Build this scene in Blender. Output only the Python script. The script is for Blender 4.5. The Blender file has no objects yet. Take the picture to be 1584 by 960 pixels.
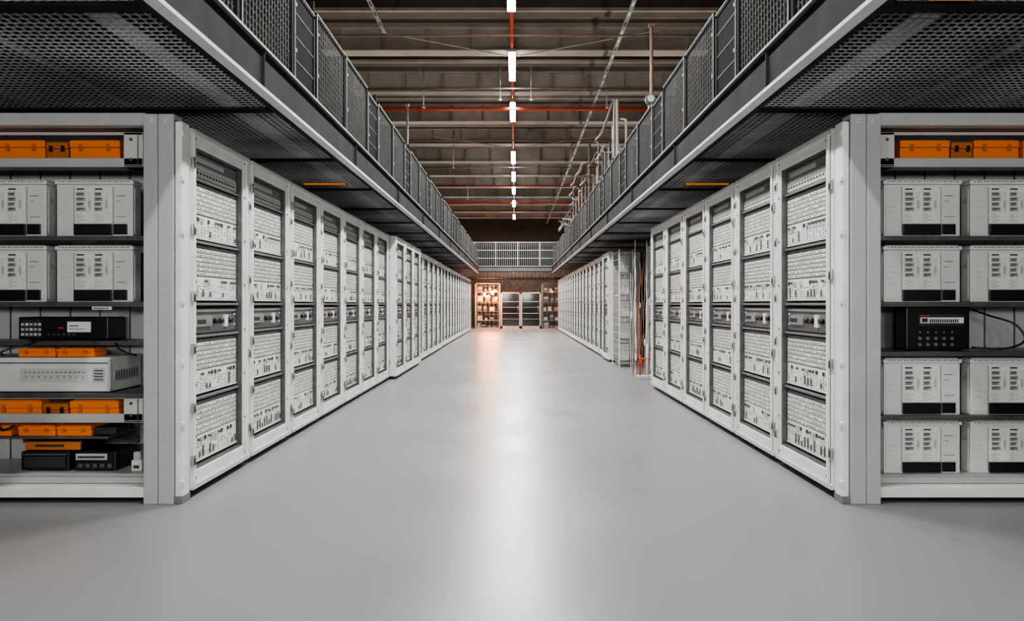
import bpy, bmesh, math, random
from mathutils import Vector, Matrix
random.seed(4)
S = bpy.context.scene
COL = S.collection
F = 1006.0
def P(px, d): return (px-797.0)/F*d
def Z(py, d): return 1.3-(py-470.0)*d/F

# ---------------------------------------------------------------- materials
def mat(name, col, rough=0.5, metal=0.0, var=0.06, scale=6.0, bump=0.0, emis=None, es=0.0, bscale=40, spec=0.5):
    m = bpy.data.materials.new(name); m.use_nodes = True
    nt = m.node_tree; N = nt.nodes; L = nt.links
    b = N['Principled BSDF']
    b.inputs['Roughness'].default_value = rough
    b.inputs['Metallic'].default_value = metal
    b.inputs['Specular IOR Level'].default_value = spec
    tc = N.new('ShaderNodeTexCoord')
    n = N.new('ShaderNodeTexNoise'); n.inputs['Scale'].default_value = scale; n.inputs['Detail'].default_value = 6
    L.new(tc.outputs['Object'], n.inputs['Vector'])
    r = N.new('ShaderNodeValToRGB')
    r.color_ramp.elements[0].position = 0.3; r.color_ramp.elements[1].position = 0.7
    r.color_ramp.elements[0].color = [max(0, c*(1-var)) for c in col]+[1]
    r.color_ramp.elements[1].color = [min(1, c*(1+var)) for c in col]+[1]
    L.new(n.outputs['Fac'], r.inputs['Fac']); L.new(r.outputs['Color'], b.inputs['Base Color'])
    if bump > 0:
        n2 = N.new('ShaderNodeTexNoise'); n2.inputs['Scale'].default_value = bscale
        L.new(tc.outputs['Object'], n2.inputs['Vector'])
        bp = N.new('ShaderNodeBump'); bp.inputs['Strength'].default_value = bump; bp.inputs['Distance'].default_value = 0.01
        L.new(n2.outputs['Fac'], bp.inputs['Height']); L.new(bp.outputs['Normal'], b.inputs['Normal'])
    if emis:
        b.inputs['Emission Color'].default_value = list(emis)+[1]
        b.inputs['Emission Strength'].default_value = es
    return m
M = {}
M['white'] = mat('painted_white', (0.78,0.78,0.765), 0.36, 0, 0.08, 5, 0.05)
M['frame'] = mat('frame_grey', (0.56,0.56,0.55), 0.35, 0, 0.08, 4)
M['post'] = mat('post_grey', (0.45,0.45,0.45), 0.35, 0, 0.05, 4)
M['inner'] = mat('inner_frame_grey', (0.18,0.18,0.18), 0.4, 0.1, 0.15, 6)
M['keyback'] = mat('key_backing_grey', (0.17,0.17,0.17), 0.5, 0.0, 0.3, 20)
M['panel'] = mat('panel_grey', (0.48,0.48,0.47), 0.45, 0, 0.18, 12, 0.1)
M['key'] = mat('key_white', (0.78,0.78,0.76), 0.4, 0, 0.10, 30)
M['plast'] = mat('plastic_white', (0.68,0.68,0.67), 0.4, 0, 0.05, 8)
M['plast2'] = mat('plastic_grey', (0.46,0.46,0.46), 0.45, 0, 0.06, 8)
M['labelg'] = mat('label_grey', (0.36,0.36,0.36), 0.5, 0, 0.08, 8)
M['backp'] = mat('back_panel_grey', (0.46,0.46,0.46), 0.45, 0, 0.06, 8)
M['ink'] = mat('ink_dark', (0.03,0.03,0.03), 0.5)
M['dark'] = mat('recess_dark', (0.03,0.03,0.03), 0.6)
M['mid'] = mat('steel_mid', (0.14,0.14,0.14), 0.35, 0.4, 0.2, 14)
M['steel'] = mat('steel_light', (0.40,0.40,0.40), 0.3, 0.6, 0.1, 10)
M['black'] = mat('plastic_black', (0.012,0.012,0.013), 0.35)
M['orange'] = mat('plastic_orange', (1.0,0.23,0.008), 0.4, 0, 0.06, 9)
M['orange2'] = mat('plastic_orange_dull', (0.50,0.15,0.03), 0.5, 0, 0.08, 9)
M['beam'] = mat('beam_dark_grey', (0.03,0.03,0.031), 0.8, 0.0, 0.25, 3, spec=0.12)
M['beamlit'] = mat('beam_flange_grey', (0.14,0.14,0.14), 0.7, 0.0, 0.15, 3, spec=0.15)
M['tray'] = mat('tray_grey', (0.66,0.66,0.65), 0.5, 0.0, 0.1, 3)
M['joist'] = mat('joist_dark', (0.015,0.015,0.015), 0.7, 0.0, spec=0.2)
M['wire'] = mat('wire_galvanised', (0.52,0.52,0.52), 0.45, 0.1, 0.55, 0.9)
M['rwire'] = mat('railing_wire', (0.10,0.10,0.10), 0.8, 0.0, 0.15, 8, spec=0.12)
M['rframe'] = mat('railing_frame', (0.016,0.016,0.016), 0.8, 0.0, 0.15, 8, spec=0.12)
M['redge'] = mat('railing_edge', (0.36,0.36,0.36), 0.6, 0.0, 0.15, 8, spec=0.2)
M['wiredark'] = mat('wire_dark', (0.008,0.008,0.008), 0.8, 0.0, spec=0.1)
M['deck'] = mat('deck_black', (0.008,0.008,0.008), 0.8, spec=0.1)
M['ceil'] = mat('ceiling_brown', (0.15,0.125,0.105), 0.7, 0, 0.22, 1.2, 0.1, spec=0.2)
M['ceilbeam'] = mat('roof_beam_taupe', (0.34,0.295,0.255), 0.6, 0, 0.14, 2, spec=0.2)
M['ceilbeam2'] = mat('roof_beam_dark', (0.11,0.093,0.08), 0.6, 0, 0.12, 2, spec=0.2)
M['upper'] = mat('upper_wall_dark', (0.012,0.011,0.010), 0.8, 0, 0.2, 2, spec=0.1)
M['backw'] = mat('back_wall_brown', (0.05,0.038,0.03), 0.8, 0, 0.2, 2)
M['wall'] = mat('wall_grey', (0.40,0.40,0.39), 0.7, 0, 0.05, 2)
M['red'] = mat('pipe_red', (0.55,0.06,0.022), 0.4, 0, 0.1, 5)
M['rust'] = mat('pipe_rust', (0.20,0.12,0.09), 0.6, 0, 0.2, 5)
M['duct'] = mat('pipe_dark_brown', (0.06,0.045,0.038), 0.6, 0, 0.2, 5)
M['brick'] = mat('rear_wall_taupe', (0.12,0.09,0.07), 0.8, 0, 0.3, 5, 0.3)
M['glass'] = mat('dark_glass', (0.01,0.011,0.012), 0.08, 0, 0.1, 2)
M['tube'] = mat('lamp_tube', (1,1,1), 0.4, emis=(1,0.97,0.92), es=30)
M['glow'] = mat('lamp_orange', (1,0.4,0.1), 0.4, emis=(1,0.26,0.05), es=40)
M['glow2'] = mat('lamp_amber_strip', (0.55,0.22,0.03), 0.5, emis=(1,0.33,0.02), es=0.30)
M['paneglow'] = mat('lit_pane', (0.8,0.8,0.8), 0.4, emis=(1,0.95,0.88), es=0.5)
M['screen'] = mat('screen_pale', (0.45,0.47,0.48), 0.2, emis=(0.8,0.85,0.9), es=0.2)
M['redlite'] = mat('red_marking', (0.7,0.05,0.02), 0.4)

fm = bpy.data.materials.new('polished_floor'); fm.use_nodes = True
nt = fm.node_tree; N = nt.nodes; L = nt.links; b = N['Principled BSDF']
tc = N.new('ShaderNodeTexCoord'); n = N.new('ShaderNodeTexNoise'); n.inputs['Scale'].default_value = 0.4; n.inputs['Detail'].default_value = 2
L.new(tc.outputs['Object'], n.inputs['Vector'])
r = N.new('ShaderNodeValToRGB'); r.color_ramp.elements[0].position=0.3; r.color_ramp.elements[1].position=0.7
r.color_ramp.elements[0].color=(0.207,0.209,0.213,1); r.color_ramp.elements[1].color=(0.222,0.224,0.228,1)
L.new(n.outputs['Fac'], r.inputs['Fac']); L.new(r.outputs['Color'], b.inputs['Base Color'])
mr = N.new('ShaderNodeMapRange'); mr.inputs['From Min'].default_value=0.3; mr.inputs['From Max'].default_value=0.7; mr.inputs['To Min'].default_value=0.30; mr.inputs['To Max'].default_value=0.39
n3 = N.new('ShaderNodeTexNoise'); n3.inputs['Scale'].default_value = 0.7; n3.inputs['Detail'].default_value=1
L.new(tc.outputs['Object'], n3.inputs['Vector']); L.new(n3.outputs['Fac'], mr.inputs['Value']); L.new(mr.outputs['Result'], b.inputs['Roughness'])
n2 = N.new('ShaderNodeTexNoise'); n2.inputs['Scale'].default_value=0.6; n2.inputs['Detail'].default_value=0
L.new(tc.outputs['Object'], n2.inputs['Vector'])
bp = N.new('ShaderNodeBump'); bp.inputs['Strength'].default_value=0.12; bp.inputs['Distance'].default_value=0.03
L.new(n2.outputs['Fac'], bp.inputs['Height']); L.new(bp.outputs['Normal'], b.inputs['Normal'])
b.inputs['Specular IOR Level'].default_value=0.65
M['floor'] = fm

# ---------------------------------------------------------------- mesh builder
class MB:
    def __init__(s): s.bm = bmesh.new(); s.mats = []
    def mi(s, k):
        if k not in s.mats: s.mats.append(k)
        return s.mats.index(k)
    def box(s, x0,x1,y0,y1,z0,z1, m, b=0):
        if x0>x1: x0,x1=x1,x0
        if y0>y1: y0,y1=y1,y0
        if z0>z1: z0,z1=z1,z0
        bm = s.bm; i = s.mi(m)
        v = [bm.verts.new(c) for c in ((x0,y0,z0),(x1,y0,z0),(x1,y1,z0),(x0,y1,z0),(x0,y0,z1),(x1,y0,z1),(x1,y1,z1),(x0,y1,z1))]
        fs = [bm.faces.new([v[k] for k in q]) for q in ((3,2,1,0),(4,5,6,7),(0,1,5,4),(1,2,6,5),(2,3,7,6),(3,0,4,7))]
        for f in fs: f.material_index = i
        if b > 0:
            es = list({e for f in fs for e in f.edges})
            res = bmesh.ops.bevel(bm, geom=es, offset=b, segments=2, profile=0.6, affect='EDGES')
            for f in res['faces']: f.material_index = i
        return s
    def tube(s, pts, r, m, n=10, cap=True):
        bm = s.bm; i = s.mi(m); pts=[Vector(p) for p in pts]; rings=[]
        up=None
        for k,p in enumerate(pts):
            t = (pts[min(k+1,len(pts)-1)]-pts[max(k-1,0)]).normalized()
            if up is None:
                up = Vector((0,0,1)) if abs(t.z)<0.9 else Vector((1,0,0))
            a = t.cross(up).normalized(); c = a.cross(t).normalized(); up=c
            rr = r[k] if isinstance(r,(list,tuple)) else r
            rings.append([bm.verts.new(p+a*rr*math.cos(2*math.pi*j/n)+c*rr*math.sin(2*math.pi*j/n)) for j in range(n)])
        for k in range(len(rings)-1):
            for j in range(n):
                f = bm.faces.new([rings[k][j],rings[k][(j+1)%n],rings[k+1][(j+1)%n],rings[k+1][j]]); f.material_index=i; f.smooth=True
        if cap:
            f=bm.faces.new(rings[0][::-1]); f.material_index=i
            f=bm.faces.new(rings[-1]); f.material_index=i
        return s
    def mesh(s, name):
        bmesh.ops.recalc_face_normals(s.bm, faces=s.bm.faces)
        me = bpy.data.meshes.new(name); s.bm.to_mesh(me); s.bm.free()
        for k in s.mats: me.materials.append(M[k])
        return me
    def obj(s, name, parent=None, loc=(0,0,0)):
        return link(name, s.mesh(name), parent, loc)
def link(name, me, parent=None, loc=(0,0,0), label=None):
    o = bpy.data.objects.new(name, me); COL.objects.link(o); o.location = loc
    if parent: o.parent = parent
    if label: o['label'] = label
    return o
def tag(o, label, cat, group=None, kind=None):
    o['label']=label; o['category']=cat
    if group: o['group']=group
    if kind: o['kind']=kind
    return o
def empty(name, loc, label, cat, group=None):
    e = link(name, None, None, loc); e.empty_display_size=0.1
    return tag(e, label, cat, group)
def struct(o): o['kind']='structure'; return o
def copytree(root, loc, rot=None):
    r = root.copy(); COL.objects.link(r); r.location = loc
    if rot is not None: r.rotation_euler = rot
    for c in [c for c in root.children]:
        k = c.copy(); COL.objects.link(k); k.parent = r
        for g in c.children:
            q = g.copy(); COL.objects.link(q); q.parent = k
    return r
def light(name, typ, e, loc, energy, col, sx=None, sy=None, rot=None):
    ld=bpy.data.lights.new(name,typ); ld.energy=energy; ld.color=col
    if typ=='AREA': ld.shape='RECTANGLE'; ld.size=sx; ld.size_y=sy
    else: ld.shadow_soft_size=sx
    o=link(name,ld,e,loc)
    if rot: o.rotation_euler=rot
    return o

# ---------------------------------------------------------------- room shell
Y0, Y1 = -6.0, 40.0
CH = 6.75
struct(MB().box(-4.6,4.6,Y0,Y1,-0.2,0,'floor').obj('floor'))
mb = MB()
mb.box(-4.6,4.6,Y0,Y1,CH,CH+0.2,'ceil')
y = Y0+0.1
while y < Y1-0.3:
    mb.box(-4.4,4.4,y,y+0.16,CH-0.07,CH,'ceil'); y += 0.36
struct(mb.obj('ceiling'))
for sx,nm in ((-1,'left'),(1,'right')):
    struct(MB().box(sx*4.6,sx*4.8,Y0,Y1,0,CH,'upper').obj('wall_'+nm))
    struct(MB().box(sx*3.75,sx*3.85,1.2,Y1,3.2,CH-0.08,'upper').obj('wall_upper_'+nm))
struct(MB().box(-4.6,4.6,Y0-0.2,Y0,0,CH,'wall').obj('wall_front'))
struct(MB().box(-4.6,4.6,Y1,Y1+0.2,0,CH,'backw').obj('wall_back'))
struct(MB().box(-4.6,4.6,36.6,36.8,0,3.1,'brick').obj('wall_rear_lower'))

# ---------------------------------------------------------------- rack prototype
RW, RH = 0.97, 2.48
G=0.010
def clipset(mb, y, zs, m='mid'):
    for z in zs:
        mb.box(0,0.016,y-0.022,y+0.022,z-0.035,z+0.035,'steel',0.004)
        mb.box(0.016,0.018,y-0.010,y+0.010,z-0.012,z+0.012,'ink')
        mb.tube([(0.014,y,z-0.03),(0.014,y,z+0.03)],0.010,m,8)
def frame_mesh():
    mb = MB()
    mb.box(-0.12,0,G,0.085,0.05,RH,'white',0.010)
    mb.box(-0.12,0,RW-0.12,RW-G,0.05,RH,'white',0.010)
    mb.box(-0.012,0.012,RW-0.085,RW-0.06,0.09,RH-0.02,'white',0.004)
    mb.box(-0.012,0.012,0.03,0.05,0.09,RH-0.02,'white',0.004)
    mb.box(0,0.002,RW-0.052,RW-0.046,0.09,RH-0.04,'mid')
    mb.box(-0.12,-0.002,0.085,RW-0.12,RH-0.11,RH,'white',0.008)
    mb.box(-0.12,-0.002,0.085,RW-0.12,0.05,0.17,'white',0.008)
    mb.box(-0.002,0.012,G+0.005,RW-G-0.005,0.05,0.085,'frame',0.004)
    mb.box(-0.002,0.012,G+0.005,RW-G-0.005,RH-0.035,RH-0.002,'frame',0.004)
    mb.box(-0.118,-0.012,0.086,0.098,0.17,RH-0.11,'mid')
    mb.box(-0.118,-0.012,RW-0.132,RW-0.121,0.17,RH-0.11,'mid')
    mb.box(-0.118,-0.012,0.098,RW-0.132,RH-0.122,RH-0.111,'mid')
    mb.box(-0.118,-0.012,0.098,RW-0.132,0.171,0.182,'mid')
    for y in (0.068,RW-0.105):
        for z in (0.12,0.4,0.75,1.1,1.45,1.8,2.15,2.42): mb.tube([(0,y,z),(0.005,y,z)],0.008,'mid',8)
    clipset(mb,0.018+G,[0.25,0.6,1.0,1.35,1.8,2.25])
    clipset(mb,RW-0.030,[0.3,0.9,1.5,2.1])
    return mb.mesh('frame')
def body_mesh(dep):
    mb = MB()
    mb.box(-dep,-0.121,0.02,RW-0.02,0.07,RH-0.01,'post',0.006)
    mb.box(-dep+0.03,-0.05,0.04,RW-0.04,0.0,0.07,'black')  # black block paints in the shadow gap below the rack
    mb.box(-0.121,-0.116,0.085,RW-0.12,0.17,RH-0.11,'dark')
    return mb.mesh('body')
PY=0.103; PW=RW-0.137-PY; PX=-0.055
def module_mesh(H, seed):
    rnd = random.Random(seed); mb = MB()
    mb.box(-0.03,0,0,PW,0,H,'panel',0.004)
    mb.box(0,0.014,0,PW,H-0.012,H,'mid',0.003)
    mb.box(0,0.010,0,PW,0,0.012,'white',0.003)
    z0,z1 = H*0.44,H*0.955
    mb.box(0,0.003,0.010,PW-0.010,z0,z1,'keyback')
    cols,rows = 20,6
    cw=(PW-0.026)/cols; rh=(z1-z0-0.006)/rows
    for i in range(cols):
        for j in range(rows):
            y=0.013+i*cw; z=z0+0.003+j*rh
            mb.box(0.003,0.009,y+0.004,y+cw-0.004,z+0.003,z+rh-0.005,'key')
            if rnd.random()<0.75: mb.box(0.009,0.0105,y+cw*0.34,y+cw*0.66,z+rh*0.26,z+rh*0.54,'ink' if rnd.random()<.4 else 'inner')
    mb.box(0,0.006,0.010,PW-0.010,0.018,z0-0.006,'key')
    nb = 13
    for i in range(nb):
        w=(PW-0.05)/nb; y=0.025+i*w
        t=rnd.random()
        if t<0.35: mb.tube([(0.006,y+w*.4,z0-0.033),(0.024,y+w*.4,z0-0.033)],0.010,'mid',8)
        elif t<0.6: mb.box(0.006,0.012,y+w*.15,y+w*.6,z0-0.048,z0-0.022,'ink')
        elif t<0.8: mb.box(0.006,0.018,y+w*.1,y+w*.7,z0-0.052,z0-0.018,'panel',0.003)
        for q in range(5):
            if rnd.random()<0.7: mb.box(0.006,0.0072,y+w*.1,y+w*(.35+.45*rnd.random()),0.030+q*0.017,0.035+q*0.017,'inner')
        if rnd.random()<0.35: mb.box(0.006,0.014,y+w*.68,y+w*.85,0.026,0.026+rnd.uniform(.03,.08),'mid')
    return mb.mesh('switch_panel')
def mid_mesh():
    mb = MB(); H=0.18
    mb.box(-0.03,0,0,PW,0,H,'inner',0.004)
    mb.box(0,0.01,0.01,PW-0.01,H-0.025,H-0.01,'steel'); mb.box(0,0.01,0.01,PW-0.01,0.01,0.02,'mid')
    mb.box(0,0.014,0.06,0.30,0.05,0.12,'steel',0.004); mb.box(0.014,0.017,0.08,0.20,0.07,0.10,'dark')
    for y in (0.36,0.44,0.60): mb.tube([(0,y,0.085),(0.03,y,0.085)],0.02,'black',12)
    for y in (0.03,PW-0.03):
        for z in (0.05,0.13): mb.tube([(0,y,z),(0.006,y,z)],0.009,'white',8)
    mb.box(0,0.02,0.50,0.55,0.04,0.13,'white',0.003)
    return mb.mesh('control_drawer')
def head_mesh():
    mb = MB(); mb.box(-0.03,0,0,PW,0,0.172,'plast2',0.004)
    mb.box(0,0.008,0.01,PW-0.01,0.008,0.085,'frame')
    for q in range(14):
        mb.box(0.008,0.0095,0.03+q*0.048,0.055+q*0.048,0.03,0.045,'ink'); mb.box(0.008,0.0095,0.03+q*0.048,0.06+q*0.048,0.058,0.064,'inner')
    mb.box(0,0.004,0.01,PW-0.01,0.098,0.165,'inner')
    mb.box(0.004,0.008,0.05,0.5,0.115,0.150,'plast2')
    return mb.mesh('header_panel')
FM = frame_mesh(); BT = body_mesh(0.235); BD = body_mesh(0.72)
ZR = [(0.20,0.62),(0.67,1.055),(1.325,1.715),(1.755,2.145)]
MODS = {}
for h in range(4):
    for v in range(3): MODS[(h,v)] = module_mesh(ZR[h][1]-ZR[h][0], h*7+v)
MM = mid_mesh(); HM = head_mesh()
LM = MB().box(-0.114,-0.030,0.099,RW-0.133,0,0.018,'inner',0.003).mesh('shelf_ledge')
def make_rack(v, group, lab):
    e = empty('equipment_rack',(0,0,0),lab,'equipment rack',group)
    link('frame',FM,e); link('body',BD,e,label='grey steel cabinet body on a plinth coloured as its shadow')
    for z in (0.635,1.065,1.29,1.722,2.155): link('shelf_ledge',LM,e,(0,0,z))
    for h in range(4):
        link('switch_panel',MODS[(h,(v+h)%3)],e,(PX,PY,ZR[h][0]),label='white control panel with rows of small keys')
    link('control_drawer',MM,e,(PX,PY,1.09),label='dark steel drawer with black knobs')
    link('header_panel',HM,e,(PX,PY,2.18))
    return e
LAB='white steel rack with keyed control panels facing the polished aisle'
prs=[make_rack(v,'equipment racks lining the aisle',LAB) for v in range(3)]
XL, XR = -2.17, 2.13
def place(i, x, y, right, deep=True, off=0.0):
    if right: loc=(x-off, y+RW, 0); rot=(0,0,math.pi)
    else: loc=(x+off, y, 0); rot=(0,0,0)
    r = copytree(prs[i%3], loc, rot)
    if not deep:
        for c in r.children:
            if c.name.startswith('body'): c.data = BT
        r['label']='white steel rack at the row end beside shelf cabinet'
    return r
STEP=RW+0.006
for k in range(7): place(k, XL, 4.345+k*STEP, False, deep=k>0)
yy=4.345+7*STEP+0.05
k=0
while yy+RW<32.4:
    place(k+1, XL, yy, False, off=0.11 if k<3 else (0.03 if k<8 else 0.0)); yy+=STEP; k+=1
for k in range(6): place(k+1, XR, 4.345+k*STEP, True, deep=k>0)
yy=14.6; k=0
while yy+RW<32.4:
    place(k, XR, yy, True, off=0.04 if k==0 else 0); yy+=STEP; k+=1
for p in prs:
    for c in list(p.children): bpy.data.objects.remove(c)
    bpy.data.objects.remove(p)

# ---------------------------------------------------------------- end shelf cabinets
def cabinet(side, shelves, nm_label):
    s = -1 if side=='L' else 1
    xi = 2.17 if s<0 else 2.13
    e = empty('shelf_cabinet',(s*3.3,4.6,0),nm_label,'shelf cabinet')
    off=(-s*3.3,-4.6,0)
    def sub(mb,name,label=None):
        o=mb.obj(name,e,off)
        if label:o['label']=label
        return o
    def X(a): return s*a
    mb=MB()
    w=0.245
    mb.box(X(xi),X(xi+0.045),4.235,4.335,0,2.49,'white',0.008)
    mb.box(X(xi+0.049),X(xi+0.15),4.222,4.335,0,2.535,'post',0.006)
    mb.box(X(xi+0.154),X(xi+w),4.222,4.335,0,2.535,'post',0.006)
    mb.box(X(xi+0.045),X(xi+w),4.24,4.33,0.0,2.50,'dark')
    for z in (0.12,0.5,0.9,1.3,1.75,2.1,2.4):
        mb.box(X(xi-0.012),X(xi+0.02),4.228,4.26,z,z+0.03,'white',0.003)
    mb.box(X(xi-0.006),X(xi+0.06),4.225,4.335,0,0.05,'inner',0.004)
    sub(mb,'corner_post','grey steel corner post with grooved profile')
    mb=MB()
    for cx in ((xi+0.10),(xi+0.19)):
        mb.box(X(cx-0.012),X(cx+0.012),4.219,4.222,2.50,2.504,'key'); mb.box(X(cx-0.012),X(cx+0.012),4.219,4.222,2.478,2.482,'key')
        mb.tube([(X(cx)-0.011,4.2205,2.48),(X(cx)+0.011,4.2205,2.502)],0.0022,'key',6)
    sub(mb,'post_mark','small pale Z marks')
    xa, xb = xi+w+0.002, 4.35
    mb=MB()
    mb.box(X(xa),X(xb),4.25,4.32,2.468,2.55,'post',0.006)
    mb.box(X(xa),X(xb),4.32,5.2,2.50,2.545,'post')
    mb.box(X(xa),X(xb),4.25,4.33,0.035,0.105,'white',0.006)
    mb.box(X(xa),X(xb),4.30,5.1,0.0,0.034,'black')  # black slab paints in the shadow under the cabinet
    mb.box(X(xa),X(xb),4.335,4.345,0.105,0.145,'post')
    mb.box(X(xb-0.05),X(xb),4.33,5.2,0.036,2.499,'post')
    mb.box(X(xa),X(xa+0.02),4.34,5.2,0.036,2.499,'post')
    sub(mb,'cabinet_frame')
    mb=MB(); mb.box(X(xa+0.021),X(xb-0.051),4.80,4.83,0.036,2.499,'backp')
    for q in range(8): mb.box(X(xa+0.2+q*0.22),X(xa+0.21+q*0.22),4.795,4.80,0.1,2.45,'mid')
    sub(mb,'back_panel')
    for (z,y0,y1,m) in shelves:
        mb=MB(); mb.box(X(xa+0.021),X(xb-0.051),y0,y1,z-0.018,z,m,0.003)
        mb.box(X(xa+0.021),X(xb-0.051),y0,y0+0.012,z-0.03,z-0.018,m)
        sub(mb,'shelf')
    return e
T=4.36
cabinet('L',[(1.757,T,4.79,'mid'),(1.313,T,4.79,'mid'),(1.045,4.5,4.79,'mid'),(0.70,T,4.79,'mid'),(0.163,T,4.79,'post'),(2.315,4.52,4.79,'mid')],
  'grey steel shelf cabinet holding white modules and orange cases')
cabinet('R',[(1.757,T,4.79,'mid'),(1.313,T,4.79,'mid'),(0.98,T,4.79,'mid'),(0.55,T,4.79,'mid'),(0.155,T,4.79,'post'),(2.315,4.52,4.79,'mid')],
  'grey steel shelf cabinet holding rows of white power modules')

def pmodule():
    e = empty('power_module',(0,0,0),'white plastic power module with printed label blocks and black base','power module','white power modules on the cabinet shelves')
    w,d,h=0.515,0.10,0.385
    a=-w/2; z_=w/2
    mb=MB()
    mb.box(a,z_,0,d,0,h-0.035,'plast',0.006)
    mb.box(a+0.118,a+0.1205,-0.002,0,0.01,h-0.05,'inner')
    mb.box(a+0.383,a+0.3855,-0.002,0,0.01,h-0.05,'inner')
    mb.box(a+0.012,a+0.11,-0.003,0,0.02,h-0.06,'plast',0.002)
    for q in range(4): mb.box(a+0.035,a+0.06+0.008*(q%3),-0.0045,-0.003,0.12+q*0.04,0.124+q*0.04,'plast2')
    mb.box(a+0.392,z_-0.01,-0.003,0,0.09,h-0.06,'plast',0.002)
    mb.box(a+0.405,z_-0.05,-0.0045,-0.003,0.27,0.275,'inner'); mb.box(a+0.405,z_-0.04,-0.0045,-0.003,0.13,0.134,'inner')
    mb.box(a+0.405,a+0.435,-0.0045,-0.003,0.235,0.239,'inner')
    for s in (-1,1):
        x=s*w/2
        mb.box(x,x+s*0.003,0.02,0.09,0.02,h-0.06,'plast',0.001)
        for q in range(3): mb.box(x+s*0.003,x+s*0.0045,0.035,0.05+0.012*q,0.26-q*0.014,0.264-q*0.014,'inner')
    mb.obj('body',e)
    mb=MB()
    mb.box(a-0.008,z_+0.008,-0.010,d+0.004,h-0.034,h-0.008,'plast',0.006)
    mb.box(a+0.01,z_-0.01,0.004,d-0.01,h-0.008,h,'plast2',0.002)
    for q in range(22): mb.box(a+0.02+q*0.022,a+0.02+q*0.022+0.010+0.006*(q%2),-0.0115,-0.010,h-0.020,h-0.014,'inner')
    mb.obj('lid',e)
    mb=MB()
    mb.box(a+0.124,a+0.38,-0.006,0,0.085,h-0.05,'key',0.003)
    for c0,ww in ((0.134,0.068),(0.258,0.060)):
        cx=a+c0
        mb.box(cx-0.002,cx+ww+0.002,-0.008,-0.006,0.165,0.305,'plast',0.001)
        for q in range(4):
            mb.box(cx+0.003,cx+ww-0.003-0.010*(q%2),-0.0088,-0.008,0.170+q*0.034,0.194+q*0.034,'labelg')
            mb.box(cx+0.008,cx+ww*0.8,-0.0095,-0.0088,0.183+q*0.034,0.189+q*0.034,'ink'); mb.box(cx+0.008,cx+ww*(0.5+0.1*q),-0.0095,-0.0088,0.174+q*0.034,0.178+q*0.034,'ink')
        mb.box(cx+ww+0.012,cx+ww+0.036,-0.008,-0.006,0.17,0.30,'plast',0.001)
        mb.box(cx+ww+0.016,cx+ww+0.032,-0.0095,-0.008,0.19,0.24,'plast2')
        for q in range(5): mb.box(cx,cx+ww*(0.5+0.5*(q%2)),-0.007,-0.006,0.096+q*0.012,0.099+q*0.012,'labelg')
        mb.box(cx+0.005,cx+0.055,-0.007,-0.006,0.313,0.323,'ink')
    mb.obj('label_panel',e)['label']='pale front plate with printed label blocks'
    mb=MB()
    mb.box(a+0.123,a+0.380,-0.014,0,0.006,0.082,'black',0.003)
    mb.box(a+0.39,a+0.480,-0.010,0,0.012,0.082,'black',0.002)
    mb.obj('base_strip',e)['label']='black base strip'
    return e
pm = pmodule()
for z in (1.757,1.313):
    for c in range(3):
        copytree(pm,(-2.845-0.585*c,4.40,z+0.001))
for z in (1.757,1.313,0.55,0.155):
    for c in range(3):
        r=copytree(pm,(2.752+0.585*c,4.40,z+0.001))
        if z<0.2: r.scale=(1,1,0.93)
for c in list(pm.children): bpy.data.objects.remove(c)
bpy.data.objects.remove(pm)

def ocase(x0,x1,y,z0,h,d=0.24,dull=False,g='orange plastic cases in the shelf cabinets'):
    m='orange2' if dull else 'orange'
    e=empty('storage_case',((x0+x1)/2,y,z0),('dull brown-orange' if dull else 'bright orange')+' plastic storage case on a cabinet shelf','storage case',g)
    w=(x1-x0)/2-0.002
    MB().box(-w,w,0,d,0,h*0.6,m,0.005).obj('case_body',e)
    mb=MB().box(-w-0.001,w+0.001,-0.006,d,h*0.62,h,m,0.006)
    mb.box(-w*0.9,w*0.9,0.01,d-0.02,h,h+0.004,m)
    mb.obj('case_lid',e)
    for c in (-w*0.55,w*0.55): MB().box(c-0.012,c+0.012,-0.012,-0.0065,h*0.4,h*0.8,'orange2' if not dull else 'black',0.002).obj('latch',e)
    return e
def tray(x0,x1,z0,z1,inner,nm='bracket_tray'):
    e=empty(nm,((x0+x1)/2,4.39,z0),'grey metal bracket tray holding orange plastic cases','tray')
    cx=(x0+x1)/2
    mb=MB()
    mb.box(x0-cx,x1-cx,0,0.12,0.0,0.012,'post'); mb.box(x0-cx,x1-cx,0,0.012,0.012,0.06,'post',0.003)
    mb.box(x0-cx,x1-cx,0.0,0.012,z1-z0-0.02,z1-z0,'post',0.003)
    mb.obj('tray_base',e)
    mb=MB(); s=1 if inner>cx else -1
    a=inner-cx
    mb.box(a,a-s*0.13,0.0,0.12,0.0,z1-z0,'frame',0.004)
    mb.box(a-s*0.03,a-s*0.035,-0.004,0,0.02,z1-z0-0.02,'mid')
    mb.tube([(a-s*0.08,-0.002,0.05),(a-s*0.08,0.002,0.05)],0.012,'mid'); mb.tube([(a-s*0.08,-0.002,z1-z0-0.05),(a-s*0.08,0.002,z1-z0-0.05)],0.012,'mid')
    mb.obj('side_bracket',e)
    return e
d=4.54
tray(-4.2,P(221,4.39),2.225,2.460,P(221,4.39))
for a,b_,dl in ((-4,70,0),(72,106,1),(108,186,0),(-80,-8,0)):
    ocase(P(a,d),P(b_,d),d,2.316,0.125 if not dl else 0.11,dull=bool(dl))
tray(P(1354,4.39),4.2,2.225,2.460,P(1354,4.39))
for a,b_,dl in ((1392,1469,0),(1471,1504,1),(1506,1576,0),(1582,1660,0)):
    ocase(P(a,d),P(b_,d),d,2.316,0.125 if not dl else 0.11,dull=bool(dl))
d=4.42
e=tray(-4.2,P(221,4.39),0.50,0.680,P(221,4.39))
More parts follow.
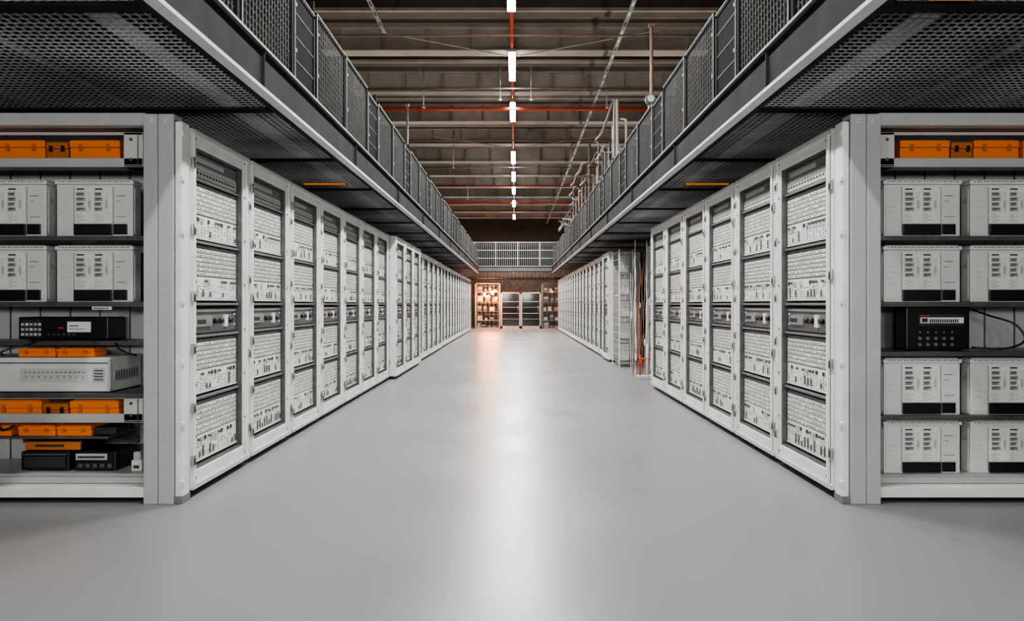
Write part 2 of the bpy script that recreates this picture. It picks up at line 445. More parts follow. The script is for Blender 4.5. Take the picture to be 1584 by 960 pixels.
for a,b_,dl in ((-10,65,0),(67,106,1),(108,184,0)):
    ocase(P(a,d),P(b_,d),d,0.5135,0.13 if not dl else 0.11,d=0.085,dull=bool(dl))
for a,b_ in ((28,86),(88,146)): ocase(P(a,4.42),P(b_,4.42),4.42,0.941,0.055,d=0.14)
e=empty('bracket_shelf',(P(85,4.5),4.41,0.385),'narrow black bracket shelf under orange cases','shelf')
mb=MB().box(-0.42,0.42,0,0.36,0,0.016,'mid',0.003)
mb.box(-0.42,0.42,0.35,0.37,-0.1,0.016,'mid'); mb.obj('shelf_plate',e)
for a,b_ in ((-50,18),(28,86),(88,142)): ocase(P(a,4.43),P(b_,4.43),4.43,0.402,0.066,d=0.2)
def device(name,x0,x1,y,z0,z1,dep,body,label,cat,parts):
    cx=(x0+x1)/2; e=empty(name,(cx,y,z0),label,cat); w=(x1-x0)/2; h=z1-z0
    MB().box(-w,w,0,dep,0.006,h,body,0.008).box(-w*0.8,w*0.8,0.02,dep-0.02,0,0.006,'black').obj('housing',e)
    for nm,fn in parts:
        mb=MB(); fn(mb,w,h); mb.obj(nm,e)
    return e
def radio_face(mb,w,h):
    mb.box(-w*0.95,-w*0.5,-0.006,0,h*0.12,h*0.9,'ink',0.003)
    for q in range(5):
        for r_ in range(3): mb.box(-w*0.92+q*0.03,-w*0.92+q*0.03+0.02,-0.010,-0.006,h*0.2+r_*0.035,h*0.2+r_*0.035+0.018,'plast2' if (q+r_)%3 else 'plast')
    for q in range(6): mb.tube([(-w*0.3+q*0.035,-0.012,h*0.25),(-w*0.3+q*0.035,0,h*0.25)],0.008,'mid',8)
def radio_screen(mb,w,h):
    mb.box(w*0.1,w*0.62,-0.008,0,h*0.35,h*0.8,'screen',0.003)
    mb.box(w*0.15,w*0.35,-0.0095,-0.008,h*0.6,h*0.64,'ink'); mb.box(w*0.15,w*0.5,-0.0095,-0.008,h*0.48,h*0.5,'ink')
    mb.box(-w*0.1,w*0.02,-0.0095,0,h*0.5,h*0.56,'redlite')
device('radio_unit',P(32,4.58),P(170,4.58),4.56,1.046,Z(490,4.58),0.2,'black','black radio unit with small pale display and keys','electronic device',[('keypad',radio_face),('display',radio_screen)])
def ampl_face(mb,w,h):
    mb.box(-w*0.98,w*0.98,-0.006,0,h*0.83,h*0.86,'mid')
    mb.box(-w*0.2,w*0.72,-0.006,0,h*0.3,h*0.68,'frame',0.003)
    for q in range(10): mb.tube([(-w*0.12+q*w*0.085,-0.016,h*0.45),(-w*0.12+q*w*0.085,-0.006,h*0.45)],0.009,'plast2',10)
    for q in range(14): mb.box(-w*0.14+q*w*0.06,-w*0.11+q*w*0.06,-0.008,-0.006,h*0.57,h*0.59,'ink')
    mb.box(w*0.78,w*0.94,-0.008,0,h*0.3,h*0.72,'plast2',0.003)
    for q in range(4): mb.box(w*0.8,w*0.92,-0.010,-0.008,h*0.36+q*0.02,h*0.36+q*0.02+0.008,'mid')
def ampl_side(mb,w,h):
    mb.box(w,w+0.003,0.05,0.33,h*0.3,h*0.62,'plast2')
    for q in range(9): mb.box(w+0.003,w+0.005,0.06+q*0.03,0.072+q*0.03,h*0.35,h*0.58,'mid')
    mb.box(w-0.012,w+0.006,-0.008,0.02,0.02,h-0.01,'plast2',0.003)
device('amplifier',-3.75,P(170,4.4),4.40,0.701,0.938,0.37,'plast','wide white amplifier under two orange cases','electronic device',[('control_face',ampl_face),('side_vent',ampl_side)])
def bface(mb,w,h):
    mb.box(-w*0.85,w*0.85,-0.006,0,h*0.2,h*0.75,'ink',0.003); mb.box(-w*0.9,w*0.9,-0.008,0,h*0.82,h*0.9,'mid',0.002)
def bface2(mb,w,h):
    mb.box(-w*0.9,w*0.6,-0.008,0,h*0.58,h*0.9,'plast2',0.003); mb.box(-w*0.8,w*0.5,-0.010,-0.008,h*0.68,h*0.78,'ink')
    for q in range(5): mb.box(-w*0.8+q*0.05,-w*0.8+q*0.05+0.03,-0.008,0,h*0.2,h*0.4,'mid')
device('battery_box',P(36,4.44),P(110,4.44),4.42,0.164,0.298,0.26,'black','square black battery box beneath an orange-trimmed unit','electronic device',[('face_plate',bface)])
device('tuner_box',P(118,4.44),P(182,4.44),4.42,0.164,0.298,0.26,'black','black tuner box with pale top strip','electronic device',[('face_plate',bface2)])
def oface(mb,w,h):
    mb.box(-w*0.97,w*0.97,-0.006,0,h*0.12,h*0.88,'orange2',0.003); mb.box(-w*0.6,w*0.4,-0.008,-0.006,h*0.4,h*0.62,'ink')
device('signal_unit',P(40,4.44),P(128,4.44),4.43,0.300,0.372,0.24,'black','low black unit with orange face on battery box','electronic device',[('face_plate',oface)])
device('adapter_box',P(146,4.43),P(180,4.43),4.43,0.402,0.462,0.16,'black','small black adapter box beside orange cases','electronic device',[('face_plate',bface)])
e=empty('power_plug',(P(211,4.42),4.42,0.164),'white plug adapter with coiled grey cord','plug')
MB().box(-0.035,0.035,0,0.05,0,0.075,'plast',0.006).box(-0.025,0.025,0.005,0.045,0.075,0.13,'plast2',0.006).box(-0.02,0.02,-0.002,0,0.02,0.04,'ink').obj('plug_body',e)
MB().tube([(0.008*math.sin(k*0.9),0.02+0.004*math.cos(k*0.9),0.13+k*0.012) for k in range(16)],0.004,'ink',8).obj('cord',e)
def cable(name,pts,r,m,label,cat='cable'):
    out=[]; P4=[Vector(pts[0])]+[Vector(p) for p in pts]+[Vector(pts[-1])]
    for i in range(len(P4)-3):
        for t in range(8):
            t/=8; a,b_,c,d_=P4[i:i+4]
            out.append(0.5*((2*b_)+(c-a)*t+(2*a-5*b_+4*c-d_)*t*t+(-a+3*b_-3*c+d_)*t**3))
    out.append(Vector(pts[-1]))
    o=MB().tube(out,r,m,8).obj(name)
    return tag(o,label,cat)
cable('cable',[(P(172,4.5),4.54,1.055),(P(188,4.5),4.46,1.00),(P(205,4.5),4.44,0.965),(P(211,4.5),4.5,0.946)],0.006,'black','black cable draped over the white amplifier')
cable('cable',[(-3.5,4.45,0.947),(P(20,4.5),4.41,0.98),(P(50,4.5),4.47,1.03),(P(60,4.5),4.52,1.054)],0.006,'black','black cable draped over the white amplifier')
cable('cable',[(P(-5,4.42),4.40,0.49),(P(10,4.42),4.39,0.45),(P(26,4.42),4.40,0.475)],0.008,'black','short black cable between orange cases')
def r_face(mb,w,h):
    mb.box(-w*0.62,w*0.82,-0.008,0,h*0.56,h*0.84,'ink',0.003)
    mb.box(-w*0.58,w*0.78,-0.010,-0.008,h*0.63,h*0.76,'screen')
    for q in range(14): mb.box(-w*0.30+q*0.0145,-w*0.30+q*0.0145+0.009,-0.012,-0.010,h*0.64,h*0.72,'ink')
    mb.box(-w*0.54,-w*0.36,-0.012,-0.010,h*0.65,h*0.74,'ink')
    for q in range(5):
        for r_ in range(3): mb.tube([(-w*0.6+q*0.055,-0.012,h*0.14+r_*0.042),(-w*0.6+q*0.055,0,h*0.14+r_*0.042)],0.012 if r_<2 else 0.007,'inner',10)
    mb.box(-w*0.6,-w*0.3,-0.012,-0.010,h*0.79,h*0.81,'redlite')
device('receiver_unit',P(1402,4.46),P(1500,4.46),4.46,0.981,1.280,0.12,'black','square black receiver unit with lit display','electronic device',[('control_face',r_face)])
cable('cable',[(P(1538,4.5),4.78,1.275),(P(1545,4.5),4.6,1.22),(P(1570,4.5),4.5,1.16),(P(1578,4.5),4.46,1.05),(P(1545,4.5),4.45,0.995),(P(1503,4.5),4.5,1.0)],0.007,'black','black looping cable beside the receiver unit')
e=empty('label_plate',(P(157,4.35),4.352,1.262),'small white label strip under a cabinet shelf','label')
MB().box(-0.065,0.065,0,0.007,0,0.021,'key').box(-0.055,0.05,-0.001,0,0.006,0.012,'ink').obj('label_card',e)

# ---------------------------------------------------------------- mezzanine walkways
BX=1.85; ZB=2.86; ZT=3.16; ME=32.55
def mezz(s):
    e=empty('mezzanine_walkway',(s*2.8,17,ZB),'dark steel mezzanine walkway with grated underside above racks','walkway')
    off=(-s*2.8,-17,-ZB)
    mb=MB()
    a,b_=1.0,ME
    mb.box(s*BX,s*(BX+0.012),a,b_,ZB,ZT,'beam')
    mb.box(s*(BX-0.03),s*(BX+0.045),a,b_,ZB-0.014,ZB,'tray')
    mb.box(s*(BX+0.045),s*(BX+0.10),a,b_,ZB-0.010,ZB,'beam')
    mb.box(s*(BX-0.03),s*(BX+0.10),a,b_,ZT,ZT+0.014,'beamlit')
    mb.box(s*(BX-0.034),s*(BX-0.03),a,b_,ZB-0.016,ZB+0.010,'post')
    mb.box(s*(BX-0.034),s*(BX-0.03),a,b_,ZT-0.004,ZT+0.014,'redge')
    y=2.0
    while y<b_:
        mb.box(s*BX,s*(BX-0.02),y,y+0.012,ZB,ZT,'beam'); y+=2.75
    o=mb.obj('edge_beam',e,off); o['label']='long dark steel channel beam with pale lower flange'
    mb=MB()
    x=BX+0.12; z=ZB+0.03
    while x<4.55:
        mb.box(s*x,s*(x+0.006),a,b_,z,z+0.008,'wire'); x+=0.055
    y=a
    while y<b_:
        mb.box(s*(BX+0.1),s*4.58,y,y+0.006,z+0.004,z+0.010,'wire'); y+=0.055 if y<16 else 0.11
    o=mb.obj('grating',e,off); o['label']='galvanised wire mesh grating'
    k=0; y=1.6
    while y<b_:
        mb=MB(); h=0.16 if k%3==0 else 0.09
        mb.box(s*(BX+0.1),s*4.58,y,y+0.05,z+0.012,z+0.02+h,'joist')
        if k%2==0: mb.box(s*(BX+0.1),s*4.58,y-0.02,y+0.07,z-0.020,z-0.002,'joist')
        mb.obj('joist',e,off); y+=0.92; k+=1
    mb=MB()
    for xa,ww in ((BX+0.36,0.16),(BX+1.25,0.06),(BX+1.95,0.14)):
        mb.box(s*xa,s*(xa+ww),a,b_,z+0.0101,z+0.0119,'labelg')  # pale strips put light streaks on the mesh into the colour
    o=mb.obj('light_streak',e,off); o['label']='light grey strips imitating light streaks on the grating'
    MB().box(s*(BX+0.1),s*4.58,a,b_,ZT-0.02,ZT+0.0,'deck').obj('blackout_plate',e,off)  # added black sheet; blocks light so the grating has a dark backdrop
mezz(-1); mezz(1)
def rail_mesh(L_,H):
    mb=MB()
    mb.box(-0.015,0.015,0,0.035,0,H,'rframe'); mb.box(-0.015,0.015,L_-0.035,L_,0,H,'rframe')
    mb.box(-0.015,0.015,0,L_,H-0.035,H,'rframe'); mb.box(-0.015,0.015,0,L_,0,0.035,'rframe')
    mb.box(-0.019,-0.013,0,0.008,0,H,'redge'); mb.box(-0.019,-0.013,0,L_,H-0.008,H,'redge')
    return mb.mesh('panel_frame')
def wires(L_,H,sp=0.06,m='rwire',t=0.008):
    mb=MB()
    y=0.04
    while y<L_-0.035: mb.box(-0.004,0.004,y,y+t,0.03,H-0.03,m); y+=sp
    z=0.05
    while z<H-0.03: mb.box(0.004,0.010,0.03,L_-0.03,z,z+t,m); z+=sp
    return mb.mesh('wire_mesh')
RHt=0.86
f1,w1=rail_mesh(1.03,RHt),wires(1.03,RHt)
f2=rail_mesh(0.56,RHt-0.05)
mb=MB()
for q in range(14): mb.box(-0.006,0.006,0.03+q*0.036,0.03+q*0.036+0.029,0.03,RHt-0.08,'wiredark')
for q in range(3): mb.box(-0.01,0.01,0.03,0.53,0.2+q*0.2,0.215+q*0.2,'rwire')
w2=mb.mesh('dark_slats')
posts=[MB().box(0.018,0.055,-0.02,0.014,0,RHt+hh,'rframe',0.004).box(-0.03,0.018,-0.02,-0.004,RHt*0.3,RHt*0.3+0.03,'redge').box(-0.03,0.018,-0.02,-0.004,RHt*0.75,RHt*0.75+0.03,'redge').mesh('post') for hh in (0.03,0.12,0.06)]
pi=0
for s in (-1,1):
    y=5.50-2.75*1
    while y<31.5:
        for (dy,f,w,lab) in ((0,f2,w2,'narrow dark slatted railing panel on the walkway edge'),(0.62,f1,w1,'wire mesh railing panel with steel frame on walkway edge'),(1.69,f1,w1,'wire mesh railing panel with steel frame on walkway edge')):
            if y+dy+1.05<ME:
                e=empty('railing_panel',(s*(BX+0.03),y+dy,ZT+0.015),lab,'railing panel','walkway railing panels')
                if s<0: e.scale=(-1,1,1)
                link('panel_frame',f,e); link('infill',w,e); link('support_post',posts[pi%3],e,(0,0.022,0)); pi+=1
        y+=2.75
for (x0,x1,y) in ((P(470,8.56),P(535,8.56),8.56),(P(1060,8.56),P(1127,8.56),8.56),(P(1440,3.34),P(1512,3.34),3.34)):
    e=empty('amber_strip_lamp',((x0+x1)/2,y,ZB-0.02),'amber strip lamp fixed under the walkway grating','lamp','amber lamps under the walkway')
    w=(x1-x0)/2
    MB().box(-w,w,-0.015,0.03,0.03,0.0475,'glow2',0.004).obj('lamp_lens',e)
    MB().box(-w-0.01,-w,-0.02,0.04,0.028,0.0475,'mid').obj('end_cap',e)
    MB().box(w,w+0.01,-0.02,0.04,0.028,0.0475,'mid').obj('end_cap',e)

# ---------------------------------------------------------------- footbridge
by=32.6
e=empty('footbridge',(0,by+0.7,2.45),'steel footbridge with pale barred railing across the aisle end','footbridge')
off=(0,-by-0.7,-2.45)
mb=MB()
mb.box(-4.3,4.3,by,by+0.05,2.95,3.18,'mid'); mb.box(-4.3,4.3,by,by+0.08,2.50,2.56,'beam')
for q in range(23): mb.box(-2.1+q*0.2,-2.08+q*0.2,by,by+0.03,2.56,2.95,'mid')
mb.box(-4.3,4.3,by,by+1.4,3.12,3.16,'deck'); mb.box(-4.3,4.3,by+0.06,by+1.35,2.60,2.64,'joist')
for x in (-4.3,4.2): mb.box(x,x+0.1,by+0.1,by+0.2,0,2.6,'beam')
mb.obj('bridge_deck',e,off)
mb=MB(); H0,H1=3.18,4.42
for z in (H0,H0+0.4,H0+0.8,H1-0.04): mb.box(-2.08,2.28,by,by+0.03,z,z+0.03,'panel')
for q in range(45): mb.box(-2.08+q*0.099,-2.068+q*0.099,by,by+0.02,H0,H1,'panel')
for x in (-2.08,-1.0,0.1,1.2,2.24): mb.box(x,x+0.04,by-0.01,by+0.04,H0,H1,'frame')
mb.obj('bridge_railing',e,off)['label']='pale barred railing'
MB().box(-2.08,2.28,by+1.3,by+1.36,3.18,4.3,'joist').obj('rear_screen',e,off)

# ---------------------------------------------------------------- end doors and storage
def door(name,x0,x1,y,h,seed):
    e=link(name,None,None,((x0+x1)/2,y,0)); e['kind']='structure'
    w=(x1-x0)/2
    mb=MB()
    mb.box(-w,-w+0.07,0,0.08,0,h,'plast2'); mb.box(w-0.07,w,0,0.08,0,h,'plast2'); mb.box(-w,w,0,0.08,h-0.07,h,'plast2'); mb.box(-w,w,0,0.08,0.0,0.14,'plast2')
    mb.obj('door_frame',e)
    MB().box(-w+0.07,w-0.07,0.04,0.05,0.14,h-0.07,'glass').obj('pane',e)
    mb=MB()
    for z in (0.5,0.8,1.12,1.42): 
        mb.box(-w+0.1,w-0.1,0.034,0.04,z,z+0.015,'paneglow' if z in(0.8,1.42) else 'plast2')
    mb.obj('lit_shelves',e)
    MB().tube([(w-0.13,-0.04,0.9),(w-0.13,-0.04,1.2)],0.015,'steel').tube([(w-0.13,-0.04,0.92),(w-0.13,0.0,0.92)],0.01,'steel').tube([(w-0.13,-0.04,1.18),(w-0.13,0.0,1.18)],0.01,'steel').obj('handle',e)
door('door_1',-0.76,0.28,34.4,1.92,3)
door('door_2',0.30,1.36,34.4,1.92,8)
def storage(x0,x1,y,lab,seed,fm_):
    rnd=random.Random(seed)
    e=empty('storage_cage',((x0+x1)/2,y,0),lab,'storage cage'); w=(x1-x0)/2
    mb=MB()
    for x in (-w,w-0.05): 
        mb.box(x,x+0.05,0,0.05,0,2.4,fm_); mb.box(x,x+0.05,0.75,0.8,0,2.4,fm_)
    mb.box(-w,w,0,0.04,2.36,2.4,fm_); mb.box(-w,w,0,0.04,0,0.05,fm_)
    mb.obj('cage_frame',e)
    for z in (0.4,0.9,1.4,1.9):
        MB().box(-w+0.01,w-0.01,0.06,0.74,z,z+0.03,'mid').obj('shelf',e)
    mb=MB(); x=-w+0.1
    while x<w-0.05: mb.box(x,x+0.008,0.01,0.02,0.05,2.36,fm_); x+=0.22
    z=0.15
    while z<2.3: mb.box(-w+0.05,w-0.05,0.01,0.02,z,z+0.008,fm_); z+=0.3
    mb.obj('wire_front',e)
    for z in (0.0,0.43,0.93,1.43,1.93):
        x=-w+0.12
        while x<w-0.3:
            ww=0.12+rnd.random()*0.16; hh=0.12+rnd.random()*0.22
            o=MB().box(0,ww,0,0.4,0,hh,rnd.choice(['plast2','frame','orange2','mid'])).box(0.01,ww-0.01,-0.005,0,hh*0.6,hh*0.8,'panel').obj('storage_bin',None,((x0+x1)/2+x,y+0.2,z+0.001))
            tag(o,'small storage bin behind the wire cage front','storage bin','bins in the storage cages')
            x+=ww+0.05+rnd.random()*0.1
storage(-2.12,-0.80,34.4,'wire-fronted storage cage lit by warm orange lamps',1,'plast2')
storage(1.40,2.75,34.4,'grey wire-fronted storage cage beside glazed doors',2,'inner')
for (x,z,pw,k) in ((-1.62,1.80,170,0.8),(-1.42,1.72,0,0.5),(-1.2,1.88,190,0.9),(-1.0,1.62,60,0.5),(1.95,1.95,12,0.3)):
    e=empty('orange_lamp',(x,34.26,z),'glowing orange globe lamp by the storage cage','lamp','warm lamps at the aisle end')
    MB().tube([(0,0,-0.11*k),(0,0,-0.08*k),(0,0,0),(0,0,0.08*k),(0,0,0.11*k)],[0.02*k,0.07*k,0.10*k,0.07*k,0.02*k],'glow',14).obj('globe',e)
    MB().tube([(0,0,0.10*k),(0,0,0.16),(0,0.139,0.16)],0.012,'ink',6).obj('arm',e)
    if pw: tag(light('warm_lamp_light','POINT',None,(x,33.9,z),pw,(1,0.30,0.07),0.15),'warm orange light thrown by a globe lamp','light','warm lights at the aisle end')
for x in (-1.0,1.2):
    e=empty('under_bridge_lamp',(x,33.6,2.519),'small warm white lamp under the footbridge','lamp','lamps under the footbridge')
    MB().box(-0.3,0.3,-0.05,0.05,0.0,0.05,'mid').box(-0.02,0.02,-0.02,0.02,0.05,0.081,'mid').obj('housing',e)
    light('lamp_light','AREA',e,(0,0,-0.01),40,(1,0.80,0.62),0.6,0.1)

# ---------------------------------------------------------------- right gap
e=empty('wire_rack',(2.27,13.3,0),'open white wire rack with small equipment beside bundled pipes','wire rack')
mb=MB()
for x in (-0.14,0.14,):
    for yy_ in (0,0.9): mb.box(x-0.010,x+0.010,yy_,yy_+0.03,0,2.42,'white')
for q in range(32): mb.box(-0.14,0.14,0,0.004,0.1+q*0.073,0.103+q*0.073,'white')
for q in range(16): mb.box(-0.145,-0.135,0,0.9,0.1+q*0.152,0.104+q*0.152,'white')
for q in range(7): mb.box(-0.13+q*0.042,-0.127+q*0.042,0,0.004,0.05,2.4,'white')
mb.obj('rack_frame',e)
for q in range(5):
    MB().box(-0.11,0.11,0.2,0.8,0.10+q*0.46,0.12+q*0.46,'mid').obj('rack_tray',e)
    o=link('switch_panel',MODS[(q%4,q%3)],e,(-0.11,0.28,0.13+q*0.46)); o.rotation_euler=(0,0,-math.pi/2); o.scale=(1,0.3,0.85)
    o['label']='small white switch panel'
e=empty('wall_panel_cabinet',(2.72,12.2,0),'pale steel panel cabinet behind the vertical pipes','cabinet')
mb=MB().box(-0.06,0.1,-1.85,1.0,0,2.45,'plast2',0.006)
for q in range(5): mb.box(-0.063,-0.06,-1.8+q*0.55,-1.79+q*0.55,0.05,2.4,'mid')
mb.obj('cabinet_body',e)
for q in range(6):
    MB().box(-0.09,-0.06,-1.6+q*0.42,-1.35+q*0.42,0.5+0.2*(q%3),0.8+0.2*(q%3),'frame',0.004).obj('meter_box',e)
    MB().box(-0.09,-0.06,-1.6+q*0.42,-1.35+q*0.42,1.5,1.75+0.1*(q%2),'steel',0.004).obj('meter_box',e)
rnd=random.Random(9)
cols=['white','rust','white','red','white','steel','orange2','rust','white','rust','red','white','steel','rust','mid','white','red','white','orange2','white']
for q in range(20):
    x=2.14+0.020*q; yq=11.6+(q*0.37%1)*0.9
    c=cols[q%len(cols)]
    pts=[(x,yq,0.0)]
    top=rnd.uniform(0.8,1.5) if c=='red' else rnd.uniform(1.8,2.55)
    wv=0.02 if q%3==0 else 0.006
    for z in (0.3,0.6,0.9,1.2,1.5,1.8,2.1):
        if z<top-0.1: pts.append((x+rnd.uniform(-wv,wv),yq+rnd.uniform(-.05,.05),z))
    pts.append((x,yq,top))
    lbl={'red':'short red','white':'white','mid':'grey','steel':'steel','rust':'brown','orange2':'orange'}[c]
    o=cable('vertical_pipe',pts,rnd.uniform(.004,.008),c,lbl+' vertical pipe bundled between rack rows','pipe'); o['group']='bundled vertical pipes'
    if q%2==0:
        z=0.3+(q*0.37)%1.4
        o=MB().box(x-0.02,x+0.005,yq-0.10,yq-0.07,z,z+0.12,rnd.choice(['ink','plast2','orange2','white']),0.003).box(x-0.012,x-0.004,yq-0.07,yq+0.04,z+0.04,z+0.08,'mid').obj('pipe_fitting')
        tag(o,'small fitting clamped on a vertical pipe','pipe fitting','fittings on the vertical pipes')
e=empty('pipe_manifold',(2.25,11.2,0),'red and grey valve manifold at the foot of pipes','valve manifold')
mb=MB(); mb.box(-0.12,0.16,0,0.25,0,0.06,'plast2',0.01); mb.tube([(-0.08,0.1,0.06),(-0.08,0.1,0.42)],0.014,'red'); mb.tube([(0.04,0.1,0.06),(0.04,0.1,0.6)],0.014,'plast')
mb.tube([(-0.08,0.1,0.35),(0.12,0.1,0.35)],0.012,'red'); mb.obj('manifold_body',e)
MB().tube([(-0.08,0.05,0.3),(-0.08,0.08,0.3)],0.035,'red',14).obj('valve_wheel',e)

# ---------------------------------------------------------------- roof
k=0; y=0.5
while y<39.5:
    mb=MB()
    if k%2==0:
        z=6.22
        mb.box(-3.74,3.74,y,y+0.03,z,CH-0.07,'ceilbeam'); mb.box(-3.74,3.74,y-0.13,y+0.16,z-0.025,z,'ceilbeam'); mb.box(-3.74,3.74,y-0.10,y+0.13,CH-0.1,CH-0.071,'ceilbeam')
        for q in range(9): mb.box(-3.4+q*0.85,-3.39+q*0.85,y-0.09,y,z,CH-0.1,'ceilbeam')
        lb='deep taupe steel roof beam spanning the hall'
    else:
        z=6.46
        mb.box(-3.74,3.74,y,y+0.22,z,CH-0.071,'ceilbeam2'); mb.box(-3.74,3.74,y-0.05,y,z-0.01,z+0.05,'ceilbeam')
        lb='dark shallow roof purlin spanning the hall'
    o=mb.obj('roof_beam'); tag(o,lb,'roof beam','roof beams')
    y+=1.22; k+=1
o=MB().tube([(-0.06,0.3,6.155),(-0.06,38,6.155)],0.035,'red').obj('lamp_rail'); tag(o,'long red conduit rail carrying ceiling lamps','conduit')
ys=[(-3.9,-2.4),(-0.6,0.9),(2.5,4.0),(5.8,7.3),(9.0,10.45),(12.28,13.7),(15.35,16.77),(20.3,21.8),(23.4,24.9),(26.3,27.8),(29.9,31.4),(34.5,36)]
for (a,b_) in ys:
    e=empty('ceiling_lamp',(-0.06,(a+b_)/2,6.0),'bright white tube lamp hanging from the red rail','lamp','ceiling tube lamps')
    h=(b_-a)/2
    MB().box(-0.065,0.065,-h,h,-0.01,0.05,'tube',0.01).obj('tube',e)
    MB().box(-0.06,0.06,-h-0.02,h+0.02,0.052,0.118,'steel',0.004).obj('housing',e)
    pw = 50 if b_<2 else (200 if b_<5 else (280 if b_<8 else (190 if b_<14 else 290)))
    light('lamp_light','AREA',e,(0,0,-0.03),pw,(1,0.98,0.955),0.13,2*h)
for s in (-1,1):
    for yv in (6,12,18,24,30,36):  # uplights added out of sight behind the railings to brighten the roof
        e=empty('added_roof_uplight',(s*3.1,yv,3.18),'unseen long uplight added to brighten the roof','lamp','added roof uplights')
        MB().box(-0.12,0.12,-1.2,1.2,0,0.12,'mid',0.01).obj('housing',e)
        light('lamp_light','AREA',e,(0,0,0.13),58,(1,0.94,0.87),0.2,2.3,rot=(math.pi,0,0))
for (x,yv,zv,pw) in ((-3.2,-2.5,1.9,95),(3.2,-2.5,1.9,95),(-1.2,-4.0,2.3,100),(1.2,-4.0,2.3,100)):  # unseen fill lights added for the cabinet fronts and walkway underside
    e=empty('added_fill_lamp',(x,yv,zv),'unseen white fill lamp added to light the cabinets','lamp','added fill lamps')
    MB().box(-0.45,0.45,-0.06,0,-0.3,0.3,'mid',0.01).obj('housing',e)
    MB().tube([(0,-0.1,-zv+0.03),(0,-0.1,0.1)],0.02,'mid').box(-0.3,0.3,-0.35,0.15,-zv,-zv+0.03,'mid').box(-0.03,0.03,-0.12,-0.06,-0.03,0.03,'mid').obj('stand',e)
    light('lamp_light','AREA',e,(0,0.02,0),pw,(1,0.985,0.96),0.9,0.6,rot=(math.radians(97),0,0))
for yv,zv in ((15.5,5.95),(30.0,5.95)):
    o=MB().tube([(-3.75,yv,zv),(3.75,yv,zv)],0.042,'red').obj('sprinkler_pipe'); tag(o,'red sprinkler pipe crossing under the roof beams','pipe','red sprinkler pipes')
for yv,zv,c in ((11.2,5.92,'rust'),(13.9,5.9,'mid'),(18.4,5.92,'rust'),(22.0,5.92,'mid'),(25.6,5.92,'red'),(28.9,5.92,'mid')):
    o=MB().tube([(-3.75,yv,zv),(3.75,yv,zv)],0.018,c,8).obj('cross_conduit'); tag(o,'thin '+{'rust':'rust-brown','mid':'grey','red':'red'}[c]+' conduit crossing under the roof beams','conduit','roof cross conduits')
for x,ye in ((1.85,38),(-2.27,11.3)):
    mb=MB(); mb.box(x-0.03,x+0.03,0.5,ye,6.0,6.008,'inner'); mb.box(x-0.034,x-0.03,0.5,ye,6.0,6.03,'inner'); mb.box(x+0.03,x+0.034,0.5,ye,6.0,6.03,'inner')
    q=2.2
    while q<ye-.2: mb.box(x-0.018,x+0.018,q,q+0.14,5.997,5.9999,'frame' if x>0 and q>10 and int(q*2.78)%3 else 'dark'); q+=0.36
    q=2.94
    while q<ye: mb.box(x-0.005,x+0.005,q,q+0.01,6.0,6.2,'mid'); q+=2.44
    o=mb.obj('perforated_tray'); tag(o,'perforated steel tray running along the roof','cable tray','roof cable trays')
for (x,yv,zb) in ((-0.32,14,5.7),(0.34,14,5.7),(-2.0,14.2,5.6),(2.0,14.2,5.6),(-1.9,20,5.5),(1.7,20,5.5),(-1.9,26,5.5),(1.7,26,5.5)):
    o=MB().tube([(x,yv,zb),(x,yv,6.68)],0.013,'steel',6).box(x-0.03,x+0.03,yv-0.03,yv+0.03,zb-0.02,zb,'steel').obj('hanger_rod'); tag(o,'thin steel hanger rod below the roof','hanger rod','hanger rods')
for (a,b_) in (((-2.6,11.6,6.19),(-0.15,12.2,5.95)),((2.6,11.6,6.19),(0.05,12.2,5.95)),((-2.4,19,6.19),(-0.15,19.6,6.0)),((2.4,19,6.19),(0.05,19.6,6.0))):
    o=MB().tube([a,b_],0.012,'ceilbeam',6).obj('brace_rod'); tag(o,'thin diagonal brace rod under the roof','brace rod','brace rods')
o=MB().tube([(1.99,9.5,3.18),(1.99,9.5,5.35)],0.025,'rust').box(1.95,2.03,9.46,9.54,5.35,5.38,'rust').obj('standpipe'); tag(o,'rust-brown standpipe rising beside the railing','pipe')
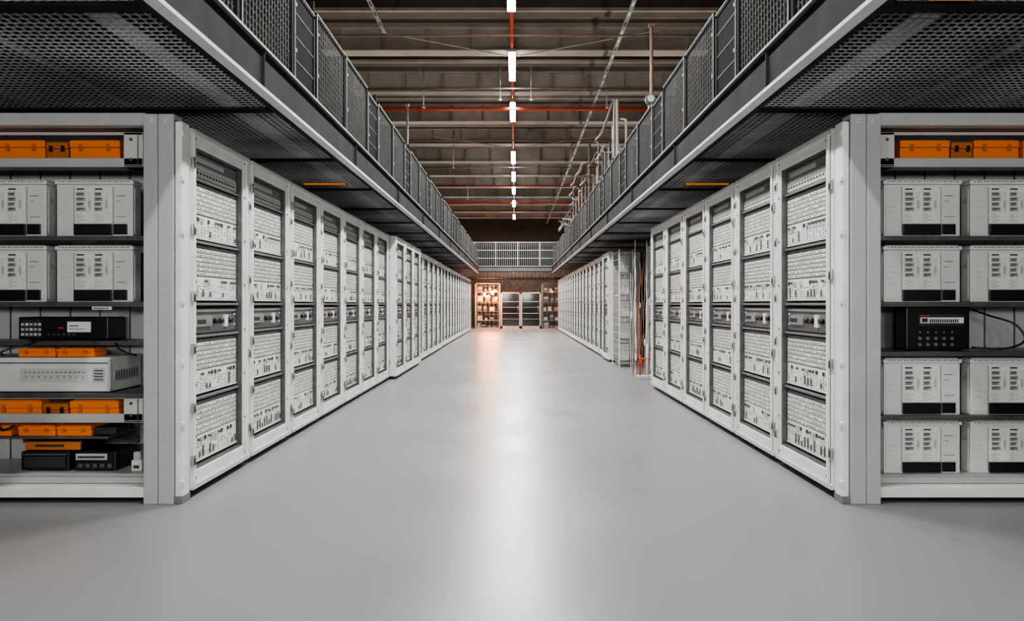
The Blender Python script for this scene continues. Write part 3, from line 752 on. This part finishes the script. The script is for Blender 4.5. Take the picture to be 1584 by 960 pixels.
o=MB().tube([(-1.99,12.0,3.18),(-1.99,12.0,4.95)],0.02,'mid').box(-2.02,-1.96,11.97,12.03,4.95,4.98,'mid').obj('standpipe'); tag(o,'thin grey standpipe rising beside the railing','pipe')
e=empty('junction_light',(1.88,9.1,4.07),'round steel junction light mounted on the railing','lamp')
MB().tube([(0,-0.08,0.08),(0,0.0,0.08)],0.07,'mid',14).box(-0.02,0.02,-0.02,0.02,-0.035,0.04,'mid').obj('lamp_body',e)
MB().tube([(0,-0.088,0.08),(0,-0.08,0.08)],0.05,'plast2',14).obj('lens',e)
rnd=random.Random(3)
for q in range(60):
    x=2.00+(q%4)*0.13+rnd.random()*0.03; yv=12.8+q*0.24
    near = yv<20
    zz=4.25+rnd.random()*(1.15 if near else 0.8)
    dx=rnd.uniform(-.38,.12)
    pts=[(x,yv,3.18),(x,yv,zz-0.2),(x,yv,zz-0.04),(x+dx*0.3,yv+0.03,zz),(x+dx,yv+0.06,zz+0.02)]
    if q%5==0: pts=[(x,yv,3.18),(x,yv,zz),(x,yv,zz+0.45)]
    if q%4==1: pts+= [(x+dx-0.02,yv+0.6,zz-0.05),(x+dx-0.02,yv+1.8,zz+0.05)]
    c=rnd.choice(['duct','duct','rust','rust','mid','duct','inner','ceilbeam'])
    o=cable('walkway_pipe',pts,rnd.uniform(.014,.034),c,'dark bent pipe rising above the walkway railing','pipe')
    o['group']='pipes above the walkway'

# ---------------------------------------------------------------- camera and world
cam=bpy.data.cameras.new('camera'); co=bpy.data.objects.new('camera',cam); COL.objects.link(co)
co.location=(0,0,1.3); co.rotation_euler=(math.radians(90),0,0)
cam.sensor_width=36; cam.lens=F/1584*36; cam.shift_x=-5/1584; cam.shift_y=-10/1584
cam.clip_start=0.05; cam.clip_end=200
S.camera=co
try: S.view_settings.look='AgX - Medium High Contrast'
except Exception as ex: print(ex)
w=bpy.data.worlds.new('world'); S.world=w; w.use_nodes=True
w.node_tree.nodes['Background'].inputs[0].default_value=(0.5,0.5,0.52,1); w.node_tree.nodes['Background'].inputs[1].default_value=0.3
